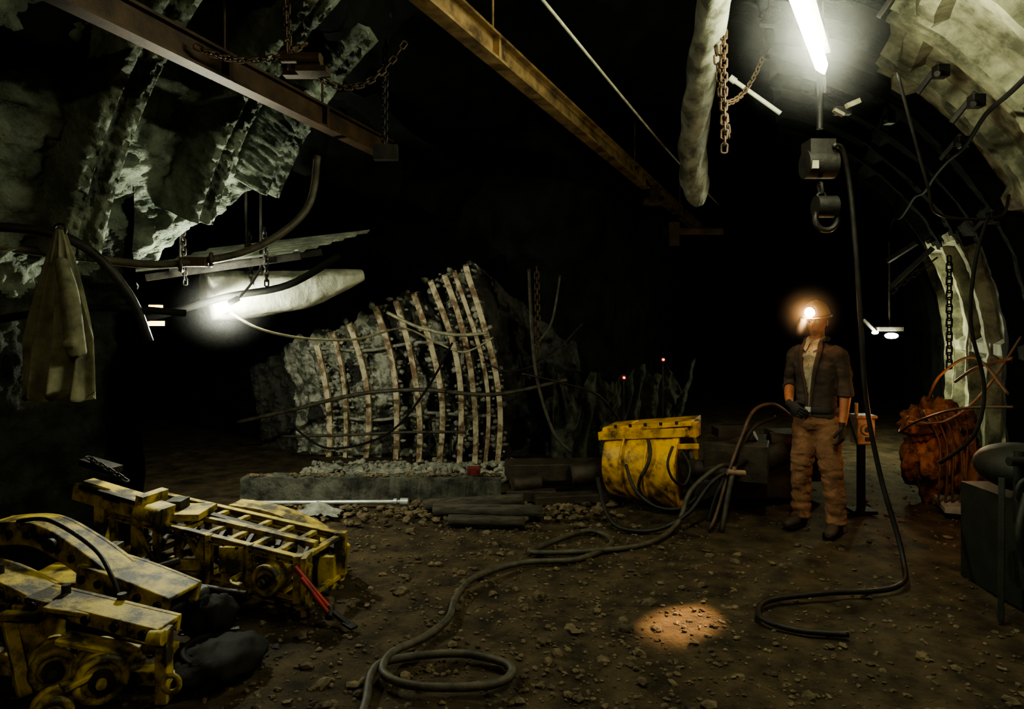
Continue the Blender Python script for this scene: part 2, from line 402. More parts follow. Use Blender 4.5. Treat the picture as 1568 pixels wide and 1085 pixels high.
# kerb
m=MB();m.grid(lambda x,q:[V((x,5.9+.04*fr((x*3,q,1)),0 if q==0 else .19+.03*fr((x*4,0,0)))),V((x,5.9+.03*fr((x*5,0,0)),.205+.02*fr((x*4,0,0)))),V((x,6.06,.21+.02*fr((x*4,0,0)))),V((x,6.08,0))][q],lin(-2.45,-.1,90),[0,1,2,3],0,False)
m.obj('concrete_kerb',mat('kerb_concrete',(.11,.11,.085),(.022,.022,.018),.9,scale=5,bump=.8,bscale=20,dist=.03,lo=.4,hi=.6))
m=MB();m.beam((-.05,6.15,.22),(.9,6.3,.2),.3,.16);m.beam((-.05,5.9,.05),(.4,5.9,.05),.12,.1);m.cyl((.0,5.9,.14),(.25,6.0,.14),.07);m.beam((.2,5.75,.05),(1.0,5.9,.05),.16,.08);m.cyl((.55,6.0,.2),(.9,6.0,.26),.1)
m.obj('scraper_trough',M_drive,bevel=.01)
m=MB();m.box((-.35,5.98,.25),(.12,.06,.08));m.cyl((-.35,5.94,.25),(-.35,5.92,.25),.03);m.obj('red_signal_box',mat('dull_red',(.16,.015,.012),(.05,.008,.006),.6,scale=9,bump=.1),bevel=.008)
m=MB();m.cyl((-2.3,5.7,.035),(-.95,5.68,.05),.018,mi=0);m.cyl((-.97,5.68,.05),(-.90,5.675,.05),.034);m.cyl((-1.03,5.685,.05),(-1.0,5.682,.05),.028);m.cyl((-2.32,5.7,.035),(-2.25,5.7,.035),.026);m.obj('steel_drill_pipe',M_steel)
for i,(a,b,r) in enumerate([((-.65,5.4,.06),(.25,5.35,.06),.055),((-.5,5.15,.05),(.1,5.1,.05),.045),((-.75,5.58,.05),(.1,5.5,.12),.05)]):
    m=MB();a=V(a);b=V(b);pp=[a.lerp(b,k/14)+V((0,0,.006*fr((k,i,0)))) for k in range(15)]
    m.tube(pp,[r*(1+.08*fr((k*.7,i,3))) for k in range(15)],12);m.obj('timber_log'+('' if i==0 else '.%03d'%i),M_wood)
m=MB();m.grid(lambda u,v:((-1.78+.36*u+.04*fr((u*3,v*3,0))),5.3+.2*v,.02+.10*math.exp(-((u-.5)**2+(v-.5)**2)*7)+.03*abs(fr((u*4,v*4,2)))),lin(0,1,36),lin(0,1,30));m.obj('crumpled_rag',mat('rag',(.28,.28,.24),(.12,.12,.10),.9,scale=9,bump=.4))
# ---------- overhead beams
def tmono(name,p0,p1,w,h,t,mt):
    m=MB();m.ibeam(p0,p1,w,h,t,0)
    p0=V(p0);p1=V(p1);d=(p1-p0)
    for f in (.18,.5,.75):
        c=p0+d*f; m.box(c+V((0,0,0)),(w*1.05,.03,h*1.1),Matrix.Rotation(-math.atan2(d.x,d.y),3,'Z'))
        m.cyl(c+V((0,0,h/2)),c+V((0,0,h/2+.5)),.008)
    return m.obj(name,mt)
b1=tmono('monorail_beam',(-.97,2.2,3.32),(3.75,12.6,3.30),.10,.15,.018,M_beam)
b2=tmono('monorail_beam.001',(-2.15,1.85,3.0),(-1.0,5.3,3.0),.09,.14,.016,M_beam2)
m=MB();m.box((1.72,8.0,3.17),(.1,.25,.2));m.cyl((1.6,8,3.1),(1.85,8,3.1),.06);m.box((2.65,9.6,2.95),(.9,.08,.1));m.box((2.35,9.5,2.9),(.16,.1,.35))
m.obj('monorail_trolley',M_rust,bevel=.01)
hose('overhead_rope',[(-.25,2.5,3.3),(.16,3.43,3.3),(1.5,6.3,3.27),(2.98,9.4,3.3)],.009,M_cabl)
m=MB();m.chain((-1.16,3.3,3.75),(-1.18,3.45,2.95),.05,.018,.0055)
m.box((-1.12,3.5,2.98),(.2,.06,.12));m.box((-1.05,3.45,2.93),(.16,.1,.03));m.cyl((-1.2,3.4,2.98),(-1.0,3.4,2.98),.025)
m.chain((-1.05,3.5,2.93),(-.6,3.7,3.2),.045,.015,.005,sag=.15);m.chain((-1.1,3.5,3.1),(-1.6,3.3,3.0),.045,.015,.005,sag=.08)
m.obj('chain_shackle',M_rust)
m=MB();m.chain((-.85,4.4,3.5),(-.86,4.4,2.75),.05,.018,.006);m.box((-.85,4.4,2.75),(.16,.06,.1));m.obj('chain_shackle.001',M_dark)
# wrapped vent duct
pts=cr([(.98,2.9,3.42),(1.13,3.64,3.4),(1.29,4.4,3.36),(1.47,5.2,3.3),(1.63,5.9,3.18),(1.76,6.3,2.98),(1.85,6.5,2.8)],20)
rings=[]
for i,p in enumerate(pts):
    d=(pts[min(i+1,len(pts)-1)]-pts[max(i-1,0)]).normalized();n=d.cross(V((0,0,1))).normalized();b=n.cross(d);f=i/len(pts);rr=.075+.06*f
    if f>.85: rr*=1-.6*((f-.85)/.15)
    rings.append([p+(n*math.cos(a)+b*math.sin(a))*rr*(1+.09*abs(math.sin(a*1.5+i*.16))+.05*math.sin(a*5+i*.3)) for a in [2*pi*k/44 for k in range(44)]])
m=MB();m.loft(rings);m.obj('ventilation_duct',M_duct)
m=MB();m.chain((1.28,3.95,3.5),(1.30,4.0,2.65),.055,.02,.0065);m.chain((1.25,4.0,3.3),(1.33,4.02,2.75),.055,.02,.0065,sag=.05);m.chain((1.3,4.0,2.95),(1.65,4.3,3.35),.045,.015,.005,sag=.08);m.obj('hanging_chain.001',M_rust)
m=MB();m.cyl((1.52,4.5,3.28),(1.83,4.45,3.03),.015);m.cyl((1.50,4.5,3.295),(1.54,4.5,3.265),.022);m.obj('white_strut',mat('white_paint',(.7,.72,.55),(.4,.4,.3),.5,scale=9,bump=.1))
# fluorescent tube, and an added fill lamp of the same build
def tubelamp(name,a,b,E):
    fl=empty(name);a=V(a);b=V(b);dd=(b-a).normalized()
    m=MB();m.cyl(a,b,.042,.034,mi=0,seg=12);m.cyl(b,b+dd*.14,.034,.006,seg=12);m.obj('tube',E,fl)
    m=MB()
    m.beam(a+V((0,0,.09)),b+V((0,0,.09)),.10,.05)
    m.cyl(a.lerp(b,.3)+V((0,0,.1)),a.lerp(b,.3)+V((0,0,.9)),.008);m.cyl(b+V((0,0,.1)),b+V((0,0,.9)),.008)
    m.cyl(b+dd*.14,b+dd*.19-V((0,0,.10)),.010)
    m.obj('housing',M_dark,fl)
tubelamp('fluorescent_lamp',(1.03,2.53,3.1),(1.80,3.80,3.1),E_tube)
tubelamp('added_fill_lamp',(-.55,-2.0,3.15),(-.05,-.9,3.15),E_fill)  # added fill lamp behind the camera, brightens the front faces
m=MB();m.cyl((1.98,4.2,3.9),(1.98,4.2,2.85),.02);m.box((1.97,4.2,2.68),(.16,.14,.18));m.cyl((1.88,4.2,2.62),(2.07,4.2,2.62),.09);m.box((1.91,4.12,2.6),(.04,.03,.05),mi=1);m.chain((1.98,4.2,2.5),(2.0,4.2,2.3),.07,.025,.01)
m.cyl((1.95,4.2,2.35),(2.08,4.2,2.35),.07);m.torus((2.02,4.2,2.27),(0,1,0),.07,.02);m.box((2.1,4.15,2.95),(.1,.04,.05),mi=0)
m.box((2.14,4.1,2.98),(.09,.03,.03),Matrix.Rotation(-.4,3,'Y'),1);m.box((2.06,4.12,2.93),(.07,.03,.02),Matrix.Rotation(.5,3,'Y'),1)
m.obj('chain_hoist',[M_dark,M_cabl],bevel=.01)
hose('hanging_hose',[(2.02,4.1,2.72),(2.10,4.15,2.7),(2.17,4.2,2.5),(2.22,4.22,2.1),(2.27,4.25,1.6),(2.32,4.28,1.1),(2.40,4.25,.6),(2.45,4.1,.15),(2.3,3.9,.03),(1.8,3.8,.03),(1.45,3.7,.03),(1.33,3.5,.03),(1.45,3.35,.03),(1.7,3.3,.03)],.016,M_dark)
hose('wall_hose',[(2.3,3.9,3.1),(2.6,4.1,2.5),(2.75,4.2,2.3),(3.2,4.3,2.3),(3.5,4.6,2.5)],.010,M_dark)
hose('wall_hose.001',[(3.1,4.25,2.3),(2.98,4.2,2.0),(2.95,4.2,1.6),(3.0,4.15,1.2),(2.9,4.1,.9),(2.75,4.2,.7)],.012,M_black)
hose('wall_cable',[(3.3,4.3,1.05),(3.15,4.6,1.0),(3.1,5.0,.85),(3.2,5.4,.7),(3.4,5.6,.8)],.009,M_bcab)
hose('wall_cable.001',[(3.5,4.6,1.1),(3.4,4.8,1.35),(3.35,5.1,1.2),(3.5,5.5,.95)],.010,M_bcab)
hose('wall_cable.002',[(3.6,4.7,1.35),(3.7,5.2,1.25),(3.8,5.6,1.1)],.012,M_bcab)
hose('wall_cable.003',[(3.9,5.0,1.5),(3.75,5.2,1.05),(3.6,5.4,.8),(3.4,5.6,.75)],.009,M_bcab)
m=MB();m.chain((3.95,5.9,2.2),(3.95,5.9,1.2),.08,.025,.008);m.chain((3.9,6.0,2.2),(3.6,6.2,1.9),.07,.02,.007);m.beam((3.9,6.05,2.3),(3.65,6.3,1.95),.04,.04);m.beam((3.75,6.05,2.35),(3.62,6.3,2.2),.04,.04);m.obj('hanging_chain.002',M_dark)
m=MB()
for t0,a in ((5.0,38),(5.0,44),(6.2,24),(5.75,36),(4.3,52),(6.5,48)):
    a=math.radians(a);p=TN(t0,NC+(R-.12)*math.cos(a),ZS+(R-.12)*math.sin(a));m.box(p,(.08,.07,.08));m.cyl(p,p+V((-.07,-.07,-.04)),.018);m.beam(p+V((0,0,.06)),p+V((-.08,.12,-.1)),.02,.035)
m.obj('lining_brackets',M_dark,bevel=.005)
hose('lining_cable',[TN(t,NC+(R-.17)*math.cos(math.radians(36)),ZS+(R-.17)*math.sin(math.radians(36))-.08*abs(math.sin(t*2))) for t in lin(2,14,22)],.014,M_black,4)
lp=empty('bulkhead_lamp')
m=MB();m.sphere((4.62,7.95,1.45),(.08,.05,.035),12,8);m.sphere((4.42,7.95,1.49),(.035,.04,.02),8,6);m.obj('glass',E_bulb2,lp)
m=MB();m.box((4.62,8.0,1.53),(.3,.1,.05));m.beam((4.45,8,1.5),(4.3,8,1.65),.03,.03);m.cyl((4.62,8,1.55),(4.62,8,2.6),.01);m.obj('bracket',M_dark,lp)
m=MB();m.beam((3.75,5.35,.05),(4.25,6.6,.12),.35,.04);m.obj('steel_plate',M_sheet)
# ---------- left bulb & canopy
lb=empty('bulb_lamp')
m=MB();m.sphere((-2.15,4.85,1.715),(.055,.04,.036),12,8);m.obj('glass',E_bulb,lb)
m=MB();m.cyl((-2.12,4.87,1.745),(-2.06,4.92,1.79),.022);m.tube(cr([(-2.06,4.92,1.79),(-2.0,5.0,1.9),(-1.95,5.1,2.05)]),.01);m.obj('socket',M_dark,lb)
rings=[]
ax0=V((-2.5,5.35,1.82));ax1=V((-1.42,6.15,2.05));d=(ax1-ax0).normalized();sd=d.cross(V((0,0,1))).normalized();up=sd.cross(d)
for i in range(90):
    f=i/89;c=ax0.lerp(ax1,f)+V((0,0,-.05*math.sin(pi*f)));rr=.27*(1-.72*f**2.6)
    rings.append([c+(sd*math.cos(a)+up*math.sin(a)*.75)*rr*(1+.06*fr((i*.05,math.cos(a)*2,math.sin(a)*2))+.025*math.sin(a*4+i*.12)) for a in [2*pi*k/44 for k in range(44)]])
m=MB();m.loft(rings,0,True,True,True);m.obj('ventilation_duct.001',M_duct2)
def cs(u,v): return (-2.95+1.2*u+.5*v,4.95+.55*v+.25*u,1.98+.26*v+.18*u+.02*math.sin(v*38))
m=MB();m.grid(cs,lin(0,1,10),lin(0,1,80))
m.obj('corrugated_sheet',M_sheet)
m=MB()
for (x,y) in((-2.55,5.02),(-2.0,5.2),(-2.2,5.4)): m.cyl((x,y,2.0),(x,y,3.3),.012);m.chain((x+.05,y-.06,2.35),(x+.07,y-.06,1.9),.05,.016,.006)
m.beam((-2.8,5.0,1.95),(-1.7,5.25,2.14),.04,.05);m.beam((-2.75,5.25,2.02),(-1.6,5.5,2.2),.04,.05)
m.obj('sheet_hangers',M_dark)
hose('dark_pipe',[(-3.3,5.0,1.60),(-2.8,5.0,1.64),(-2.2,5.0,1.80),(-1.75,5.1,1.90),(-1.4,5.3,2.15)],.028,M_black)
hose('wall_pipe',[(-3.0,3.6,2.05),(-2.6,4.0,2.0),(-2.2,4.2,1.98),(-1.75,4.4,2.1),(-1.45,4.6,2.4),(-1.4,4.7,2.8)],.026,M_hose)
m=MB();m.torus((-1.98,4.3,2.02),(1,.3,0),.04,.012);m.torus((-2.14,4.23,1.98),(1,.3,0),.04,.012);m.box((-2.06,4.25,2.0),(.14,.05,.06));m.obj('pipe_coupling',M_rust)
hose('wall_pipe.001',[(-2.75,3.2,2.08),(-2.4,3.3,2.07),(-2.2,3.4,1.98),(-2.05,3.5,1.75),(-2.0,3.6,1.5)],.024,M_dark)
hose('wall_pipe.002',[(-2.8,3.1,1.55),(-2.3,3.45,1.68),(-1.9,3.8,1.66)],.02,M_black)
m=MB();m.box((-3.0,5.5,1.74),(.09,.06,.03));m.box((-3.0,5.5,1.6),(.12,.06,.04));m.obj('amber_lamp',E_amber)
# ---------- hanging coat
co=empty('hanging_coat')
rings=[]
for i,z in enumerate(lin(2.07,1.24,80)):
    f=i/79;w=.022+.135*min(1,f*1.5)**.9;dp=.02+.07*f
    rings.append([V((-2.27+.0*f+w*math.cos(a)*(1+.10*math.sin(a*7+f*2)+.06*math.sin(a*13-f*4)),3.28+dp*math.sin(a)*(1+.55*math.sin(a*9+f*1.5)*min(1,f*3)),z+.03*math.sin(a*5+1)*f**3)) for a in [2*pi*k/110 for k in range(110)]])
m=MB();m.loft(rings,0,True);m.obj('body',M_cloth,co)
m=MB();m.tube(cr([(-2.24,3.24,1.92),(-2.17,3.2,1.75),(-2.14,3.19,1.55),(-2.13,3.2,1.44)]),[.03,.042,.045,.045],16);m.box((-2.13,3.14,1.5),(.06,.02,.03));m.obj('sleeve',M_cloth,co,remesh=.012,smooth_it=3)
m=MB();m.torus((-2.27,3.28,2.07),(0,1,0),.03,.006);m.obj('hook',M_dark,co)
# ---------- yellow lattice conveyor section
m=MB()
O=V((-1.15,3.6,.02));E=V((-2.45,3.98,.17));U=(E-O);ul=U.length;u=U.normalized();bk=V((.28,.96,0)).normalized()
def L(a,b,c): return O+u*a+bk*b+V((0,0,c))
for b in(0,.42):
    for c in(.03,.27): m.channel(L(0,b,c),L(ul,b,c),.04,.04,.010,sd=1)
for i in range(9):
    a=.03+i*(ul-.06)/8
    for b in(0,.42): m.beam(L(a,b,.03),L(a,b,.27),.03,.04,0,u)
    m.beam(L(a,0,.27),L(a,.42,.27),.04,.025)
    m.beam(L(a,0,.03),L(a,.42,.03),.04,.025)
for i in (1,3,5): m.beam(L(.2*i,-.01,.04),L(.2*i+.18,-.01,.26),.02,.03)
m.beam(L(.05,.2,.29),L(ul,.2,.29),.05,.03);m.box(L(.95,.15,.32),(.3,.25,.04));m.box(L(1.0,.15,.36),(.1,.12,.06),None,1)
for i in range(6): m.beam(L(.1+.2*i,.05,.12),L(.2+.2*i,.38,.22),.03,.02,1)
m.box(L(.02,.0,.17),(.07,.05,.26));m.box(L(.02,.42,.17),(.07,.05,.26))
m.box(L(.45,-.02,.2),(.14,.05,.14));m.box(L(.75,-.02,.1),(.2,.04,.06))
m.box(L(-.02,.0,.15),(.03,.12,.32));m.box(L(.34,-.01,.15),(.03,.05,.30));m.box(L(.62,-.01,.15),(.03,.05,.30))
for c in(.04,.15,.26): m.cyl(L(-.04,-.03,c),L(-.07,-.03,c),.02)
m.cyl(L(.19,-.07,.15),L(.19,.05,.15),.085,seg=28);m.torus(L(.19,-.075,.15),bk,.075,.014,seg=28);m.cyl(L(.19,-.1,.15),L(.19,-.07,.15),.035,mi=1);m.cyl(L(.19,-.12,.15),L(.19,-.1,.15),.018)
for i in range(9):
    a=.3+.11*i;m.tube(cr([L(a,.1,.1),L(a+.05,.2,.12),L(a,.3,.1)]),.02,6,1)
m.cyl(L(.1,.3,.14),L(1.2,.3,.14),.03,mi=1)
for i in range(14):
    a=.05+.09*i;m.cyl(L(a,-.03,.27),L(a,-.04,.27),.009,mi=1,seg=8);m.cyl(L(a,-.03,.03),L(a,-.04,.03),.009,mi=1,seg=8)
m.obj('conveyor_frame',[M_yel,M_dark],bevel=.005)
def arm(m,pts,w,h,mi=0,n=8,holes=True):
    pp=cr(pts,n);hh=h if isinstance(h,list) else [h,h]
    N=len(pp)
    for sg in(-1,1):
        rings=[]
        for i,p in enumerate(pp):
            d=(pp[min(i+1,N-1)]-pp[max(i-1,0)]).normalized();s_=d.cross(V((0,0,1))).normalized();up=s_.cross(d)
            H=hh[0]+(hh[1]-hh[0])*i/(N-1);c=p+s_*sg*w/2
            rings.append([c+s_*a*.012+up*b*H/2 for a,b in((-1,-1),(1,-1),(1,1),(-1,1))])
        m.loft(rings,mi,True,False)
    rings=[]
    for i,p in enumerate(pp):
        d=(pp[min(i+1,N-1)]-pp[max(i-1,0)]).normalized();s_=d.cross(V((0,0,1))).normalized();up=s_.cross(d)
        H=hh[0]+(hh[1]-hh[0])*i/(N-1);c=p+up*(H/2-.012)
        rings.append([c+s_*a*w/2+up*b*.01 for a,b in((-1,-1),(1,-1),(1,1),(-1,1))])
    m.loft(rings,mi,True,False)
    for i in range(2,N-2,max(3,N//7)):
        p=pp[i];d=(pp[i+1]-pp[i-1]).normalized();s_=d.cross(V((0,0,1))).normalized()
        m.cyl(p-s_*(w/2+.025),p+s_*(w/2+.025),.02,mi=1 if holes else mi,seg=12)
m=MB();arm(m,[(-1.85,4.35,.38),(-1.55,4.3,.33),(-1.25,4.2,.22),(-1.08,4.05,.14)],.13,[.07,.16]);m.box((-1.12,4.02,.1),(.1,.2,.2));m.box((-1.65,4.3,.15),(.1,.12,.3));m.cyl((-1.2,3.98,.14),(-1.2,4.3,.14),.06)
m.beam((-1.9,4.05,.42),(-1.3,3.95,.3),.05,.03,1);m.beam((-1.8,4.2,.2),(-1.3,4.15,.08),.05,.05)
m.obj('drill_boom',[M_yel,M_dark],bevel=.006)
m=MB()
arm(m,[(-2.75,3.5,.49),(-2.45,3.42,.52),(-2.2,3.35,.44),(-1.95,3.25,.34)],.14,[.12,.12])
arm(m,[(-2.1,3.3,.36),(-1.85,3.22,.33),(-1.58,3.15,.27)],.20,[.12,.10])
m.box((-1.95,3.3,.2),(.3,.25,.1),Matrix.Rotation(.3,3,'Z'));m.box((-2.1,3.36,.33),(.06,.26,.22))
m.box((-2.35,3.5,.14),(.4,.3,.26));m.beam((-2.5,3.2,.2),(-1.8,3.05,.12),.1,.1,1)
m.box((-1.72,3.12,.22),(.05,.04,.2));m.cyl((-1.75,3.05,.2),(-1.6,3.4,.2),.04,mi=1);m.beam((-2.0,3.08,.15),(-1.55,3.0,.10),.07,.05)
m.cyl((-2.3,3.26,.5),(-2.3,3.24,.5),.03,mi=1);m.tube(cr([(-2.5,3.3,.6),(-2.3,3.25,.62),(-2.05,3.2,.5),(-1.9,3.1,.4),(-1.8,3.05,.25)]),.012,6,1)
m.obj('cutter_arm',[M_yel,M_dark],bevel=.008)
m=MB()
arm(m,[(-2.6,3.05,.47),(-2.35,3.0,.44),(-2.12,2.95,.37)],.14,[.07,.07])
arm(m,[(-2.12,2.93,.38),(-1.8,2.86,.34),(-1.47,2.8,.29)],.13,[.05,.07])
m.box((-2.12,2.93,.19),(.13,.16,.36));m.box((-2.12,2.82,.34),(.17,.05,.03));m.box((-1.9,2.85,.37),(.2,.15,.02),Matrix.Rotation(.15,3,'Y'))
m.box((-1.47,2.76,.16),(.05,.06,.31));m.torus((-1.42,2.72,.1),(0,1,0),.035,.012);m.cyl((-1.5,2.7,.3),(-1.44,2.7,.3),.03)
m.beam((-2.6,2.95,.08),(-1.45,2.85,.06),.07,.06);m.beam((-2.2,2.85,.32),(-2.05,2.75,.03),.05,.03);m.beam((-2.55,2.9,.3),(-2.15,2.85,.12),.05,.04)
for (x,y,z,r,l) in((-1.98,2.82,.15,.085,.2),(-1.74,2.76,.15,.10,.24),(-1.83,2.60,.075,.07,.16)):
    c=V((x,y,z));ax=V((.55,-.83,0)).normalized()
    m.cyl(c-ax*l/2,c+ax*l/2,r*.8,seg=28);m.torus(c+ax*l/2,ax,r*.85,.018,seg=28);m.torus(c-ax*l*.1,ax,r*.9,.014,seg=28);m.cyl(c+ax*l/2,c+ax*(l/2+.03),r*.45,mi=1,seg=18);m.cyl(c+ax*(l/2+.03),c+ax*(l/2+.05),r*.2,seg=12)
m.beam((-1.9,2.75,.28),(-1.6,2.78,.2),.10,.02);m.beam((-1.6,2.8,.2),(-1.78,2.58,.16),.07,.02)
for k in range(9): m.torus((-2.42+.035*k,2.95,.3-.004*k),(1,0,0),.045,.008,0,14,6)
for x,z in((-2.3,.5),(-2.0,.41),(-1.75,.37)): m.cyl((x,2.93,z-.02),(x,2.93,z+.02),.02,seg=10,mi=1)
m.obj('roller_frame',[M_yel,M_dark],bevel=.006)
m=MB();rt=Matrix.Rotation(-.25,3,'Z')@Matrix.Rotation(.18,3,'Y')
m.box((-2.43,4.0,.53),(.5,.14,.1),rt);m.box((-2.17,3.92,.50),(.05,.2,.18),rt);m.box((-2.1,3.88,.47),(.14,.1,.12),rt);m.box((-2.5,4.0,.35),(.06,.1,.32));m.cyl((-2.2,3.85,.5),(-2.05,3.82,.47),.05);m.box((-2.55,4.05,.72),(.24,.1,.04),rt,1);m.beam((-2.3,4.1,.1),(-2.3,4.0,.5),.06,.06)
m.box((-2.4,3.92,.56),(.12,.02,.05),rt,1);m.beam((-2.6,3.93,.62),(-2.2,3.85,.54),.025,.025,1)
m.chain((-2.6,4.0,.78),(-2.3,3.9,.66),.05,.015,.006,1)
m.obj('hydraulic_cylinder_mount',[M_yel,M_dark],bevel=.006)
m=MB()
for i in range(34):
    p=V((random.uniform(-2.4,-1.5),random.uniform(3.2,4.2),random.uniform(.03,.22)));q=p+V((random.uniform(-.3,.3),random.uniform(-.15,.15),random.uniform(-.03,.06)))
    m.beam(p,q,.04,.03) if i%2 else m.cyl(p,q,.02)
for i in range(60): m.stone((random.uniform(-2.5,-1.1),random.uniform(3.1,4.3),.03),random.uniform(.02,.05))
m.obj('scrap_steel_pile',M_dark)
def rb(p,q): return q*(1+.22*fr((p.x*2,p.y*2,p.z*2)))
m=MB();m.sphere((-1.35,3.0,.06),(.2,.22,.08),36,18,0,rb);m.torus((-1.35,3.0,.09),(0.2,0,1),.15,.014);m.sphere((-1.5,3.25,.14),(.12,.12,.11),28,16,0,rb);m.obj('rubber_sheet_heap',M_black)
m=MB();m.cyl((-1.17,3.52,.29),(-.98,3.5,.08),.012,mi=0);m.cyl((-1.12,3.47,.25),(-.96,3.46,.05),.012,mi=0)
m.beam((-.98,3.49,.08),(-.85,3.42,.02),.03,.02,1);m.cyl((-.97,3.50,.08),(-.965,3.44,.05),.02,mi=1);m.beam((-.88,3.44,.03),(-.82,3.40,.015),.05,.015,1)
m.obj('bolt_cutter',[M_red,M_dark],bevel=.003)
# ---------- yellow drum machine
ld=empty('loading_machine')
A=V((.93,5.95,.37));B=V((1.50,5.6,.36));d=(B-A).normalized();s_=d.cross(V((0,0,1))).normalized()
rings=[]
for f,r in((0,.27),(.02,.31),(.15,.33),(.5,.345),(.9,.345),(.93,.36),(1.0,.36),(1.0,.3),(.9,.28)):
    c=A.lerp(B,f);rings.append([c+s_*math.cos(a)*r+V((0,0,1))*math.sin(a)*r*(1+.02*fr((math.cos(a)*2,f*2,math.sin(a)*2))) for a in [2*pi*k/48 for k in range(48)]])
m=MB();m.loft(rings)
m.beam(A+V((-.04,0,.29)),B+V((.08,0,.41)),.42,.04);m.beam(A+V((-.06,0,.24)),B+V((.05,0,.34)),.5,.07);m.beam(A+V((-.02,-.30,.16)),B+V((.02,-.28,.24)),.04,.04)
m.box(A.lerp(B,.85)+V((.1,-.1,.35)),(.14,.18,.13),Matrix.Rotation(-.5,3,'Z'))
for f in(.3,.62): 
    c=A.lerp(B,f);m.tube([c+s_*math.cos(a)*.355+V((0,0,1))*math.sin(a)*.355 for a in lin(-.2*pi,1.2*pi,24)],.012,6)
m.box(A.lerp(B,.45)+V((-.05,-.33,.02)),(.16,.05,.12),Matrix.Rotation(-.5,3,'Z'))
for k in range(6): m.cyl(A.lerp(B,k/5)+V((-.15,-.24,.31+.02*k)),A.lerp(B,k/5)+V((-.15,-.24,.335+.02*k)),.014,mi=1,seg=10)
m.obj('drum_shell',[M_yel2,M_dark],ld,bevel=.008)
m=MB();c=A.lerp(B,.62)
for sgn in (1,-1):
    q=V((0,0,1));
    m.tube([c+s_*sgn*math.cos(a)*.37+q*math.sin(a)*.37+d*.05*math.sin(a*4) for a in lin(-.35*pi,.25*pi,16)],.016,8)
m.cyl(B+V((0,0,-.01)),B+d*.04,.16);m.cyl(B,B+d*.4+V((0,.0,.02)),.08)
m.box(B+d*.35+V((.1,.1,.1)),(.5,.35,.3),Matrix.Rotation(-.4,3,'Z'));m.cyl(B+V((.5,.2,-.05)),B+V((.9,.1,.15)),.12);m.box(B+V((.75,.35,-.05)),(.6,.4,.5))
m.box(B+V((.45,.2,.28)),(.3,.2,.08));m.cyl(B+V((.75,.12,.22)),B+V((1.1,.1,.2)),.07);m.box(B+V((1.2,.6,.0)),(.5,.3,.45))
m.cyl(B+V((.2,.1,.1)),B+V((.55,-.1,.3)),.05);m.beam(B+V((.25,-.1,-.3)),B+V((.36,-.2,.05)),.05,.05)
m.obj('drive_unit',M_drive,ld,bevel=.01)
m=MB()
m.tube(cr([(1.28,5.2,.62),(1.22,5.12,.5),(1.26,5.1,.38),(1.36,5.15,.33),(1.42,5.2,.45),(1.36,5.25,.58)]),.011)
m.tube(cr([(.95,5.45,.42),(1.0,5.3,.25),(1.15,5.2,.14),(1.35,5.15,.15),(1.5,5.1,.3)]),.015);m.obj('hydraulic_lines',M_dark,ld)
hose('floor_hose',[(-.6,2.5,.03),(-.607,2.71,.03),(-.63,2.94,.03),(-.56,3.05,.03),(-.26,3.11,.03),(-.03,3.02,.03),(-.01,2.91,.03),(-.125,2.83,.03),(-.41,2.83,.03),(-.57,2.91,.04),(-.57,3.08,.045),(-.44,3.27,.03),(-.34,3.48,.03),(-.32,3.76,.03),(-.22,4.05,.03),(.07,4.29,.03),(.45,4.36,.03),(.72,4.7,.03),(.57,4.95,.03),(.2,4.6,.03),(.16,4.45,.04),(.52,4.48,.04),(.95,4.65,.03),(1.25,4.95,.08),(1.4,5.1,.3),(1.65,5.2,.46),(1.8,5.3,.43)],.019,M_hose,10,10)
hose('floor_hose.001',[(.72,5.5,.3),(.75,5.2,.1),(.85,5.0,.03),(1.1,4.95,.04),(1.35,5.0,.15),(1.55,5.1,.35),(1.75,5.2,.44),(2.0,5.4,.5)],.018,M_dark,10,10)
hose('floor_hose.002',[(1.5,5.0,.02),(1.55,5.0,.1),(1.7,5.15,.4),(1.85,5.25,.7),(2.0,5.4,.88),(2.2,5.5,.92),(2.4,5.6,.8)],.014,M_bcab,10,10)
hose('floor_hose.003',[(1.6,5.3,.0),(1.66,5.3,.2),(1.78,5.35,.42),(1.9,5.4,.6),(2.05,5.5,.74),(2.25,5.6,.8)],.02,M_dark,10,10)
m=MB();m.cyl((1.68,5.1,.44),(1.82,5.1,.43),.024);m.cyl((1.72,5.1,.40),(1.74,5.1,.48),.016);m.obj('hose_coupling',M_box)
hose('prop_stick',[(1.6,5.0,.0),(1.72,5.1,.42)],.02,M_hose)
# ---------- orange draped equipment on right
def ot(p,q):
    w=p.copy()
    return q*(1+.30*fr((w.x*2,w.y*2,w.z*2+3))+.08*math.sin(math.atan2(w.y,w.x)*9+4*fr((w.z*2,0,0))))
m=MB();m.sphere((3.8,5.9,.45),(.24,.25,.42),64,40,0,ot);m.sphere((3.62,5.8,.7),(.17,.17,.13),40,24,0,ot);m.sphere((3.98,5.8,.32),(.15,.18,.3),40,24,0,ot);m.sphere((4.0,5.85,.72),(.13,.15,.12),40,24,0,ot);m.obj('draped_orange_tarp',M_orange)
m=MB()
for k in range(6):
    m.tube(cr([(3.5+.07*k,5.55-.03*k,.86-.02*k),(3.6+.06*k,5.50,.6),(3.6+.06*k+.03*math.sin(k*3),5.50,.3),(3.62+.06*k,5.55,.05)]),.009)
m.obj('cable_bundle',M_bcab)
bx=empty('junction_box')
m=MB();m.box((2.95,5.5,.70),(.15,.13,.22));m.box((2.95,5.5,.82),(.18,.16,.03));m.cyl((2.95,5.44,.72),(2.95,5.42,.72),.045);m.cyl((2.9,5.5,.83),(2.9,5.5,.93),.015);m.obj('case',M_box,bx,bevel=.01)
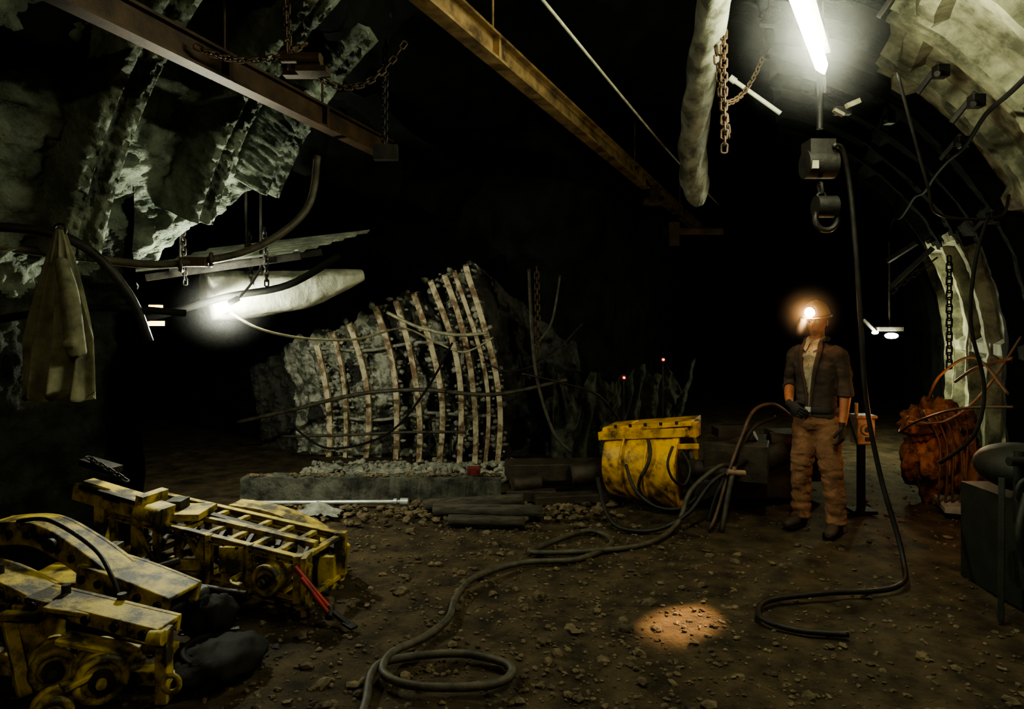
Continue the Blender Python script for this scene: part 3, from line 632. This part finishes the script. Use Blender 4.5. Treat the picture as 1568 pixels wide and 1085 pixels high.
m=MB();m.beam((2.95,5.52,0),(2.95,5.52,.6),.05,.05);m.box((2.95,5.52,.02),(.2,.16,.03));m.obj('stand',M_black,bx)
m=MB();m.cyl((2.95,5.42,.72),(2.95,5.41,.72),.02);m.box((2.98,5.43,.64),(.08,.006,.03));m.obj('dial',M_dark,bx)
m=MB();m.box((3.0,3.9,.3),(.3,.5,.6));m.sphere((2.98,3.8,.76),(.22,.3,.14),24,12);m.cyl((2.8,3.6,.5),(2.8,3.6,.9),.03);m.cyl((2.7,3.55,.85),(3.0,3.55,.85),.025);m.torus((2.78,3.5,.7),(0,1,0),.07,.014);m.cyl((2.72,3.5,.28),(2.9,3.5,.28),.1);m.tube(cr([(2.72,3.45,.7),(2.64,3.4,.5),(2.7,3.4,.3),(2.8,3.4,.1)]),.02)
m.torus((2.78,3.45,.45),(.3,-1,.1),.08,.01);m.beam((2.62,3.5,.0),(2.7,3.6,.75),.03,.03)
m.obj('pump_unit',mat('dark_green_paint',(.018,.022,.015),(.006,.007,.005),.6,.1,scale=8),bevel=.015)
m=MB();m.cyl((1.2,7.0,1.02),(1.2,6.98,1.02),.012,mi=0);m.box((1.2,7.02,1.02),(.05,.03,.06),mi=1);m.cyl((1.2,7.02,1.0),(1.2,7.02,.0),.008,mi=1);m.cyl((1.84,7.95,1.16),(1.84,7.93,1.16),.014);m.box((1.84,7.97,1.16),(.05,.04,.06),mi=1);m.cyl((1.84,7.97,1.14),(1.84,7.97,.0),.008,mi=1);m.obj('warning_light',[E_redl,M_dark])
# ---------- MINER (local: faces -Y)
mn=empty('miner',(2.37,5.08,0),math.radians(-50));mn.scale=(.92,.92,.99)
def ell(cx,cy,z,rx,ry,n=32): return [V((cx+rx*math.cos(a)*(abs(math.cos(a))**-.12 if abs(math.cos(a))>.01 else 1),cy+ry*math.sin(a)*(abs(math.sin(a))**-.12 if abs(math.sin(a))>.01 else 1),z)) for a in [2*pi*k/n+.01 for k in range(n)]]
m=MB();m.loft([ell(0,.0,1.0,.145,.115),ell(0,0,.93,.16,.13),ell(0,.01,.84,.175,.14),ell(0,.01,.79,.14,.11)])
for s in(-1,1):
    hx=.085*s
    m.tube(cr([(hx,.0,.88),(hx*1.15,-.005,.7),(s*.125,-.02,.5),(s*.14,.01,.32),(s*.148,.02,.13),(s*.148,.02,.07)],8),[.098,.098,.083,.076,.070,.078],20,sq=(1,1.08))
tr=m.obj('trousers',M_trou,mn,remesh=.011,smooth_it=4)
for v in tr.data.vertices:
    p=v.co; k=1.5 if p.z<.32 or .42<p.z<.6 else .8
    v.co=p+v.normal*(.012*k*fr((p.x*6,p.y*6,p.z*16))+.008*fr((p.x*10+3,p.y*10,p.z*5)))
m=MB()
for s in(-1,1):
    bxx=.148*s
    m.tube([(bxx,.03,.2),(bxx,.03,.1),(bxx,.03,.06)],.06,18)
    rings=[]
    for y,w,h,c in((.10,.03,.035,.04),(.085,.042,.055,.055),(.03,.047,.06,.06),(-.04,.045,.05,.05),(-.11,.05,.038,.04),(-.16,.045,.032,.035),(-.19,.025,.022,.028)):
        xs=bxx+s*max(0,-y)*.18
        rings.append([V((xs+w*math.cos(a),y,max(0.004,c+h*math.sin(a)))) for a in [2*pi*k/18 for k in range(18)]])
    m.loft(rings)
m.obj('boots',M_boot,mn,remesh=.009,smooth_it=2)
m=MB()
for s in(-1,1): m.loft([ell(.155*s,-.04,.0,.055,.145,20),ell(.155*s,-.04,.022,.055,.145,20)])
m.obj('boot_soles',M_black,mn)
m=MB();m.loft([ell(0,0,.89,.172,.145),ell(0,0,.95,.166,.138),ell(0,0,1.05,.158,.13),ell(0,-.005,1.17,.168,.135),ell(0,-.005,1.29,.182,.14),ell(0,0,1.37,.182,.13),ell(0,.008,1.425,.15,.105),ell(0,.012,1.465,.088,.075),ell(0,.012,1.50,.066,.065)])
m.tube(cr([(.125,.0,1.39),(.182,.0,1.36),(.212,.01,1.26),(.228,.02,1.14),(.232,.01,1.07)],6),[.068,.07,.062,.057,.06],18)
m.tube(cr([(-.125,.0,1.39),(-.182,.0,1.36),(-.22,.02,1.26),(-.25,.05,1.15),(-.235,.01,1.09)],6),[.068,.07,.062,.057,.06],18)
jk=m.obj('jacket',[M_jack,M_shirt],mn,remesh=.010,smooth_it=3)
for v in jk.data.vertices:
    p=v.co;v.co=p+v.normal*(.010*fr((p.x*5,p.y*5,p.z*14))+.01*fr((p.x*8,p.y*8,p.z*8)))
for f in jk.data.polygons:
    c=f.center
    if c.y<-.03 and abs(c.x)<.006+max(0,(c.z-1.05))*.17 and c.z<1.47: f.material_index=1
    if c.y<-.02 and c.z>1.455: f.material_index=1
m=MB()
for s in(-1,1):
    m.tube(cr([(s*.062,-.06,1.485),(s*.08,-.120,1.40),(s*.06,-.148,1.28),(s*.034,-.147,1.15),(s*.016,-.142,1.0),(s*.014,-.148,.9)],6),[.018,.022,.02,.014,.01,.009],10,sq=(1,.45))
m.tube(cr([(-.075,-.05,1.48),(-.085,.03,1.495),(0,.09,1.505),(.085,.03,1.495),(.075,-.05,1.48)],6),.017,8)
m.obj('lapels',M_jack,mn)
m=MB();m.tube(cr([(-.045,-.075,1.47),(-.06,.0,1.505),(0,.07,1.515),(.06,.0,1.505),(.045,-.075,1.47)],6),.014,8)
for s in(-1,1): m.add([V((s*.01,-.088,1.475)),V((s*.055,-.06,1.505)),V((s*.065,-.11,1.42)),V((s*.03,-.135,1.40))],[(0,1,2,3)])
for k in range(5): m.sphere((0,-.146+.012*(k==0)+.006*(k==1),1.40-.05*k),.006,8,6)
m.obj('shirt_collar',M_shirt,mn)
m=MB();m.loft([ell(0,0,.93,.180,.15,40),ell(0,0,.972,.178,.148,40)],0,True);m.box((0,-.154,.953),(.05,.016,.04),mi=1);m.box((.11,.145,.95),(.13,.07,.14));m.box((-.12,-.13,.93),(.07,.05,.09),mi=0);m.obj('belt',[M_glove,M_steel],mn,bevel=.004)
hose_o=MB();hose_o.tube(cr([(.12,.15,1.0),(.1,.16,1.2),(.04,.13,1.45),(.0,.13,1.65),(0,.1,1.76)]),.006,6);hose_o.obj('lamp_cable',M_black,mn)
m=MB()
m.tube(cr([(.23,.02,1.12),(.232,0.0,1.04),(.236,-.03,.93),(.236,-.055,.845)],6),[.045,.044,.035,.028],16)
m.tube(cr([(-.245,.03,1.13),(-.225,-.03,1.065),(-.185,-.11,1.01),(-.15,-.155,.985)],6),[.045,.042,.034,.027],16)
m.obj('forearms',M_skin,mn,remesh=.008,smooth_it=2)
m=MB();m.torus((.232,.01,1.075),(0.05,-.1,1),.053,.013);m.torus((-.235,.005,1.095),(-.3,.8,.6),.053,.013);m.obj('rolled_cuffs',M_jack,mn)
def hand(m,w,d,nrm,th,curl):
    w=V(w);d=V(d).normalized();th=V(th);th=(th-d*th.dot(d)).normalized();nrm=V(nrm);nrm=(nrm-d*nrm.dot(d)-th*nrm.dot(th)).normalized()
    rings=[]
    for f,a,b in((-.035,.031,.029),(0,.030,.024),(.03,.040,.021),(.065,.046,.019),(.092,.045,.016)):
        rings.append([w+d*f+th*math.cos(k)*a+nrm*math.sin(k)*b for k in [2*pi*j/16 for j in range(16)]])
    m.loft(rings)
    for o,L_,c in((.034,.078,curl),(.012,.086,curl*1.05),(-.011,.08,curl*1.1),(-.033,.062,curl*1.2)):
        p=w+d*.082+th*o;pts=[p];ang=.15
        for k,fr_ in enumerate((.15,.42,.28,.22)):
            dd=d*math.cos(ang)+nrm*math.sin(ang)+th*o*1.2
            p=p+dd.normalized()*L_*fr_;pts.append(p);ang+=c
        m.tube(cr(pts,3),[.0115,.011,.0105,.0095,.007],10)
    p=w+d*.02+th*.026;pts=[p]
    for dd,l in((d*.55+th*.75+nrm*.3,.035),(d*.85+th*.4+nrm*.4,.032),(d*.95+th*.05+nrm*.45,.025)):
        p=p+dd.normalized()*l;pts.append(p)
    m.tube(cr(pts,3),[.015,.014,.012,.009],10)
m=MB();hand(m,(.236,-.06,.835),(.0,-.1,-1),(-1,0,0),(0,-1,-.1),.42);m.obj('glove_left',M_glove,mn,remesh=.004,smooth_it=2)
m=MB();hand(m,(-.145,-.165,.98),(.75,-.15,-.45),(.2,1,-.1),(.4,0,.9),.3);m.obj('glove_right',M_glove,mn,remesh=.004,smooth_it=2)
HC=V((0,-.005,1.635));HR=Matrix.Rotation(math.radians(8),3,'Z')@Matrix.Rotation(math.radians(8),3,'X')
g=lambda a,b,s:math.exp(-((a-b)/s)**2)
def hf(p,q):
    x,y,z=p
    q=V((q.x,q.y,q.z))
    if z<0: q.x*=1-.32*(-z)**1.3; 
    if z<0 and y>0: q.y*=1-.45*(-z)
    if y<0:
        fr_=-y
        q.y-=.024*g(x,0,.13)*g(z,-.12,.16)*fr_ + .010*g(x,0,.09)*g(z,.05,.12)*fr_
        q.y+=.012*(g(x,.36,.16)+g(x,-.36,.16))*g(z,.07,.12)
        q.y-=.007*g(z,.24,.1)*g(x,0,.6)
        q.y-=.009*g(x,0,.25)*g(z,-.42,.07)*fr_+.007*g(x,0,.25)*g(z,-.52,.06)*fr_
        q.y-=.014*g(x,0,.3)*g(z,-.85,.18)
        q.x+=.004*math.copysign(1,x)*g(abs(x),.6,.2)*g(z,-.1,.2)
    return q
m=MB();m.sphere(HC,(.078,.100,.120),56,44,0,hf,HR)
for s in(-1,1):
    m.sphere(HC+HR@V((s*.080,.008,-.008)),(.010,.020,.032),12,10,0,None,HR)
m.tube(cr([(0,.015,1.60),(0,.012,1.54),(0,.012,1.47)],4),[.055,.055,.06],20)
m.obj('head',M_skin,mn)
m=MB()
for s in(-1,1):
    m.sphere(HC+HR@V((s*.029,-.085,.008)),.0105,12,8,0)
    m.sphere(HC+HR@V((s*.029,-.0935,.008)),.005,8,6,1)
    m.tube([HC+HR@V((s*.012,-.098,.026)),HC+HR@V((s*.028,-.100,.031)),HC+HR@V((s*.045,-.088,.026))],.004,6,1)
m.tube([HC+HR@V((-.022,-.092,-.057)),HC+HR@V((0,-.105,-.056)),HC+HR@V((.022,-.092,-.057))],.004,6,2)
m.obj('face_features',[M_eye,M_hair,M_lip],mn)
m=MB()
m.sphere(HC+HR@V((0,.018,.012)),(.0825,.089,.10),32,20,0,lambda p,q:(q if p.y>-.1 or p.z>.35 else V((q.x*.85,q.y*.6,q.z))),HR);m.obj('hair',M_hair,mn)
m=MB()
hc=HC+HR@V((0,.0,.045));rings=[]
for th in lin(0,pi/2-.01,14):
    r=math.cos(th);ring=[]
    for k in range(44):
        a=2*pi*k/44
        ring.append(hc+HR@V((.106*r*math.cos(a),.129*r*math.sin(a),.118*math.sin(th)+(.008 if abs(math.cos(a))<.12 and th>.4 else 0))))
    rings.append(ring)
m.loft(rings)
rb_=[]
for (a_,z_) in((1.0,.0),(1.0,.006),(1.14,-.004),(1.14,-.010),(1.0,-.006)):
    rb_.append([hc+HR@V((.106*a_*math.cos(2*pi*k/44),.129*a_*math.sin(2*pi*k/44)-(.022 if math.sin(2*pi*k/44)<0 and a_>1 else 0)*abs(math.sin(2*pi*k/44)),z_)) for k in range(44)])
m.loft(rb_,0,False)
m.obj('helmet',M_helm,mn)
lpos=hc+HR@V((0,-.15,.045))
fw=HR@V((0,-1,-.1)).normalized()
m=MB();m.cyl(lpos+fw*-.05,lpos+fw*.01,.034,.042);m.obj('cap_lamp_body',M_black,mn)
m=MB();m.cyl(lpos+fw*.011,lpos+fw*.02,.040,.036,seg=12);m.sphere(lpos+fw*.02,(.036,.036,.036),12,8);m.obj('cap_lamp_lens',E_cap,mn)
def spot(name,loc,tgt,e,ang,col,blend=.5,r=.02):
    l=bpy.data.lights.new(name,'SPOT');l.energy=e;l.spot_size=math.radians(ang);l.spot_blend=blend;l.color=col;l.shadow_soft_size=r
    o=bpy.data.objects.new(name,l);COL.objects.link(o);o.location=loc;o.rotation_euler=(V(tgt)-V(loc)).to_track_quat('-Z','Y').to_euler();return o
MW=Matrix.Translation(mn.location)@Matrix.Rotation(mn.rotation_euler.z,4,'Z')@Matrix.Diagonal((.92,.92,.99,1))
spot('cap_lamp_beam',MW@(lpos+fw*.09),(.92,3.5,0),2400,10.5,(1,.58,.26),1)
def point(name,loc,e,col,r=.05):
    l=bpy.data.lights.new(name,'POINT');l.energy=e;l.color=col;l.shadow_soft_size=r
    o=bpy.data.objects.new(name,l);COL.objects.link(o);o.location=loc;return o
point('warm_work_light',(3.2,5.0,.95),10,(1,.40,.16),.06)
# ---------- scattering volumes added round the lamps to give them halos
def haze(name,loc,size,dens,rz=0):
    m=MB();m.sphere((0,0,0),1,32,20)
    M=bpy.data.materials.new(name);M.use_nodes=True;nt=M.node_tree;nt.nodes.clear()
    out=nt.nodes.new('ShaderNodeOutputMaterial');vs=nt.nodes.new('ShaderNodeVolumeScatter');vs.inputs['Anisotropy'].default_value=.3
    tc=nt.nodes.new('ShaderNodeTexCoord');ln=nt.nodes.new('ShaderNodeVectorMath');ln.operation='LENGTH'
    mr=nt.nodes.new('ShaderNodeMapRange');mr.inputs[1].default_value=0;mr.inputs[2].default_value=1;mr.inputs[3].default_value=1;mr.inputs[4].default_value=0
    pw_=nt.nodes.new('ShaderNodeMath');pw_.operation='POWER';pw_.inputs[1].default_value=2;mu=nt.nodes.new('ShaderNodeMath');mu.operation='MULTIPLY';mu.inputs[1].default_value=dens
    K=nt.links;K.new(tc.outputs['Object'],ln.inputs[0]);K.new(ln.outputs['Value'],mr.inputs[0]);K.new(mr.outputs[0],pw_.inputs[0]);K.new(pw_.outputs[0],mu.inputs[0]);K.new(mu.outputs[0],vs.inputs['Density']);K.new(vs.outputs[0],out.inputs['Volume'])
    o=m.obj(name,M);o.location=loc;o.scale=size;o.rotation_euler=(0,0,rz);return o
haze('halo_haze',(1.6,3.45,3.1),(.5,1.05,.48),.24,-.54)
haze('halo_haze.001',MW@(lpos+fw*.03),(.27,.27,.27),1.3)
haze('halo_haze.002',(-2.15,4.85,1.70),(.45,.35,.35),.14)
# ---------- camera & world
w=bpy.data.worlds.new('world');SC.world=w;w.use_nodes=True;nt=w.node_tree
nt.nodes['Background'].inputs[0].default_value=(0.002,.003,.003,1);nt.nodes['Background'].inputs[1].default_value=.3
cd=bpy.data.cameras.new('camera');cd.sensor_width=36;cd.lens=36*1000/1568;cd.shift_y=-.0303;cd.clip_start=.05
co_=bpy.data.objects.new('camera',cd);COL.objects.link(co_);co_.location=(0,0,1.6);co_.rotation_euler=(pi/2,0,0);SC.camera=co_
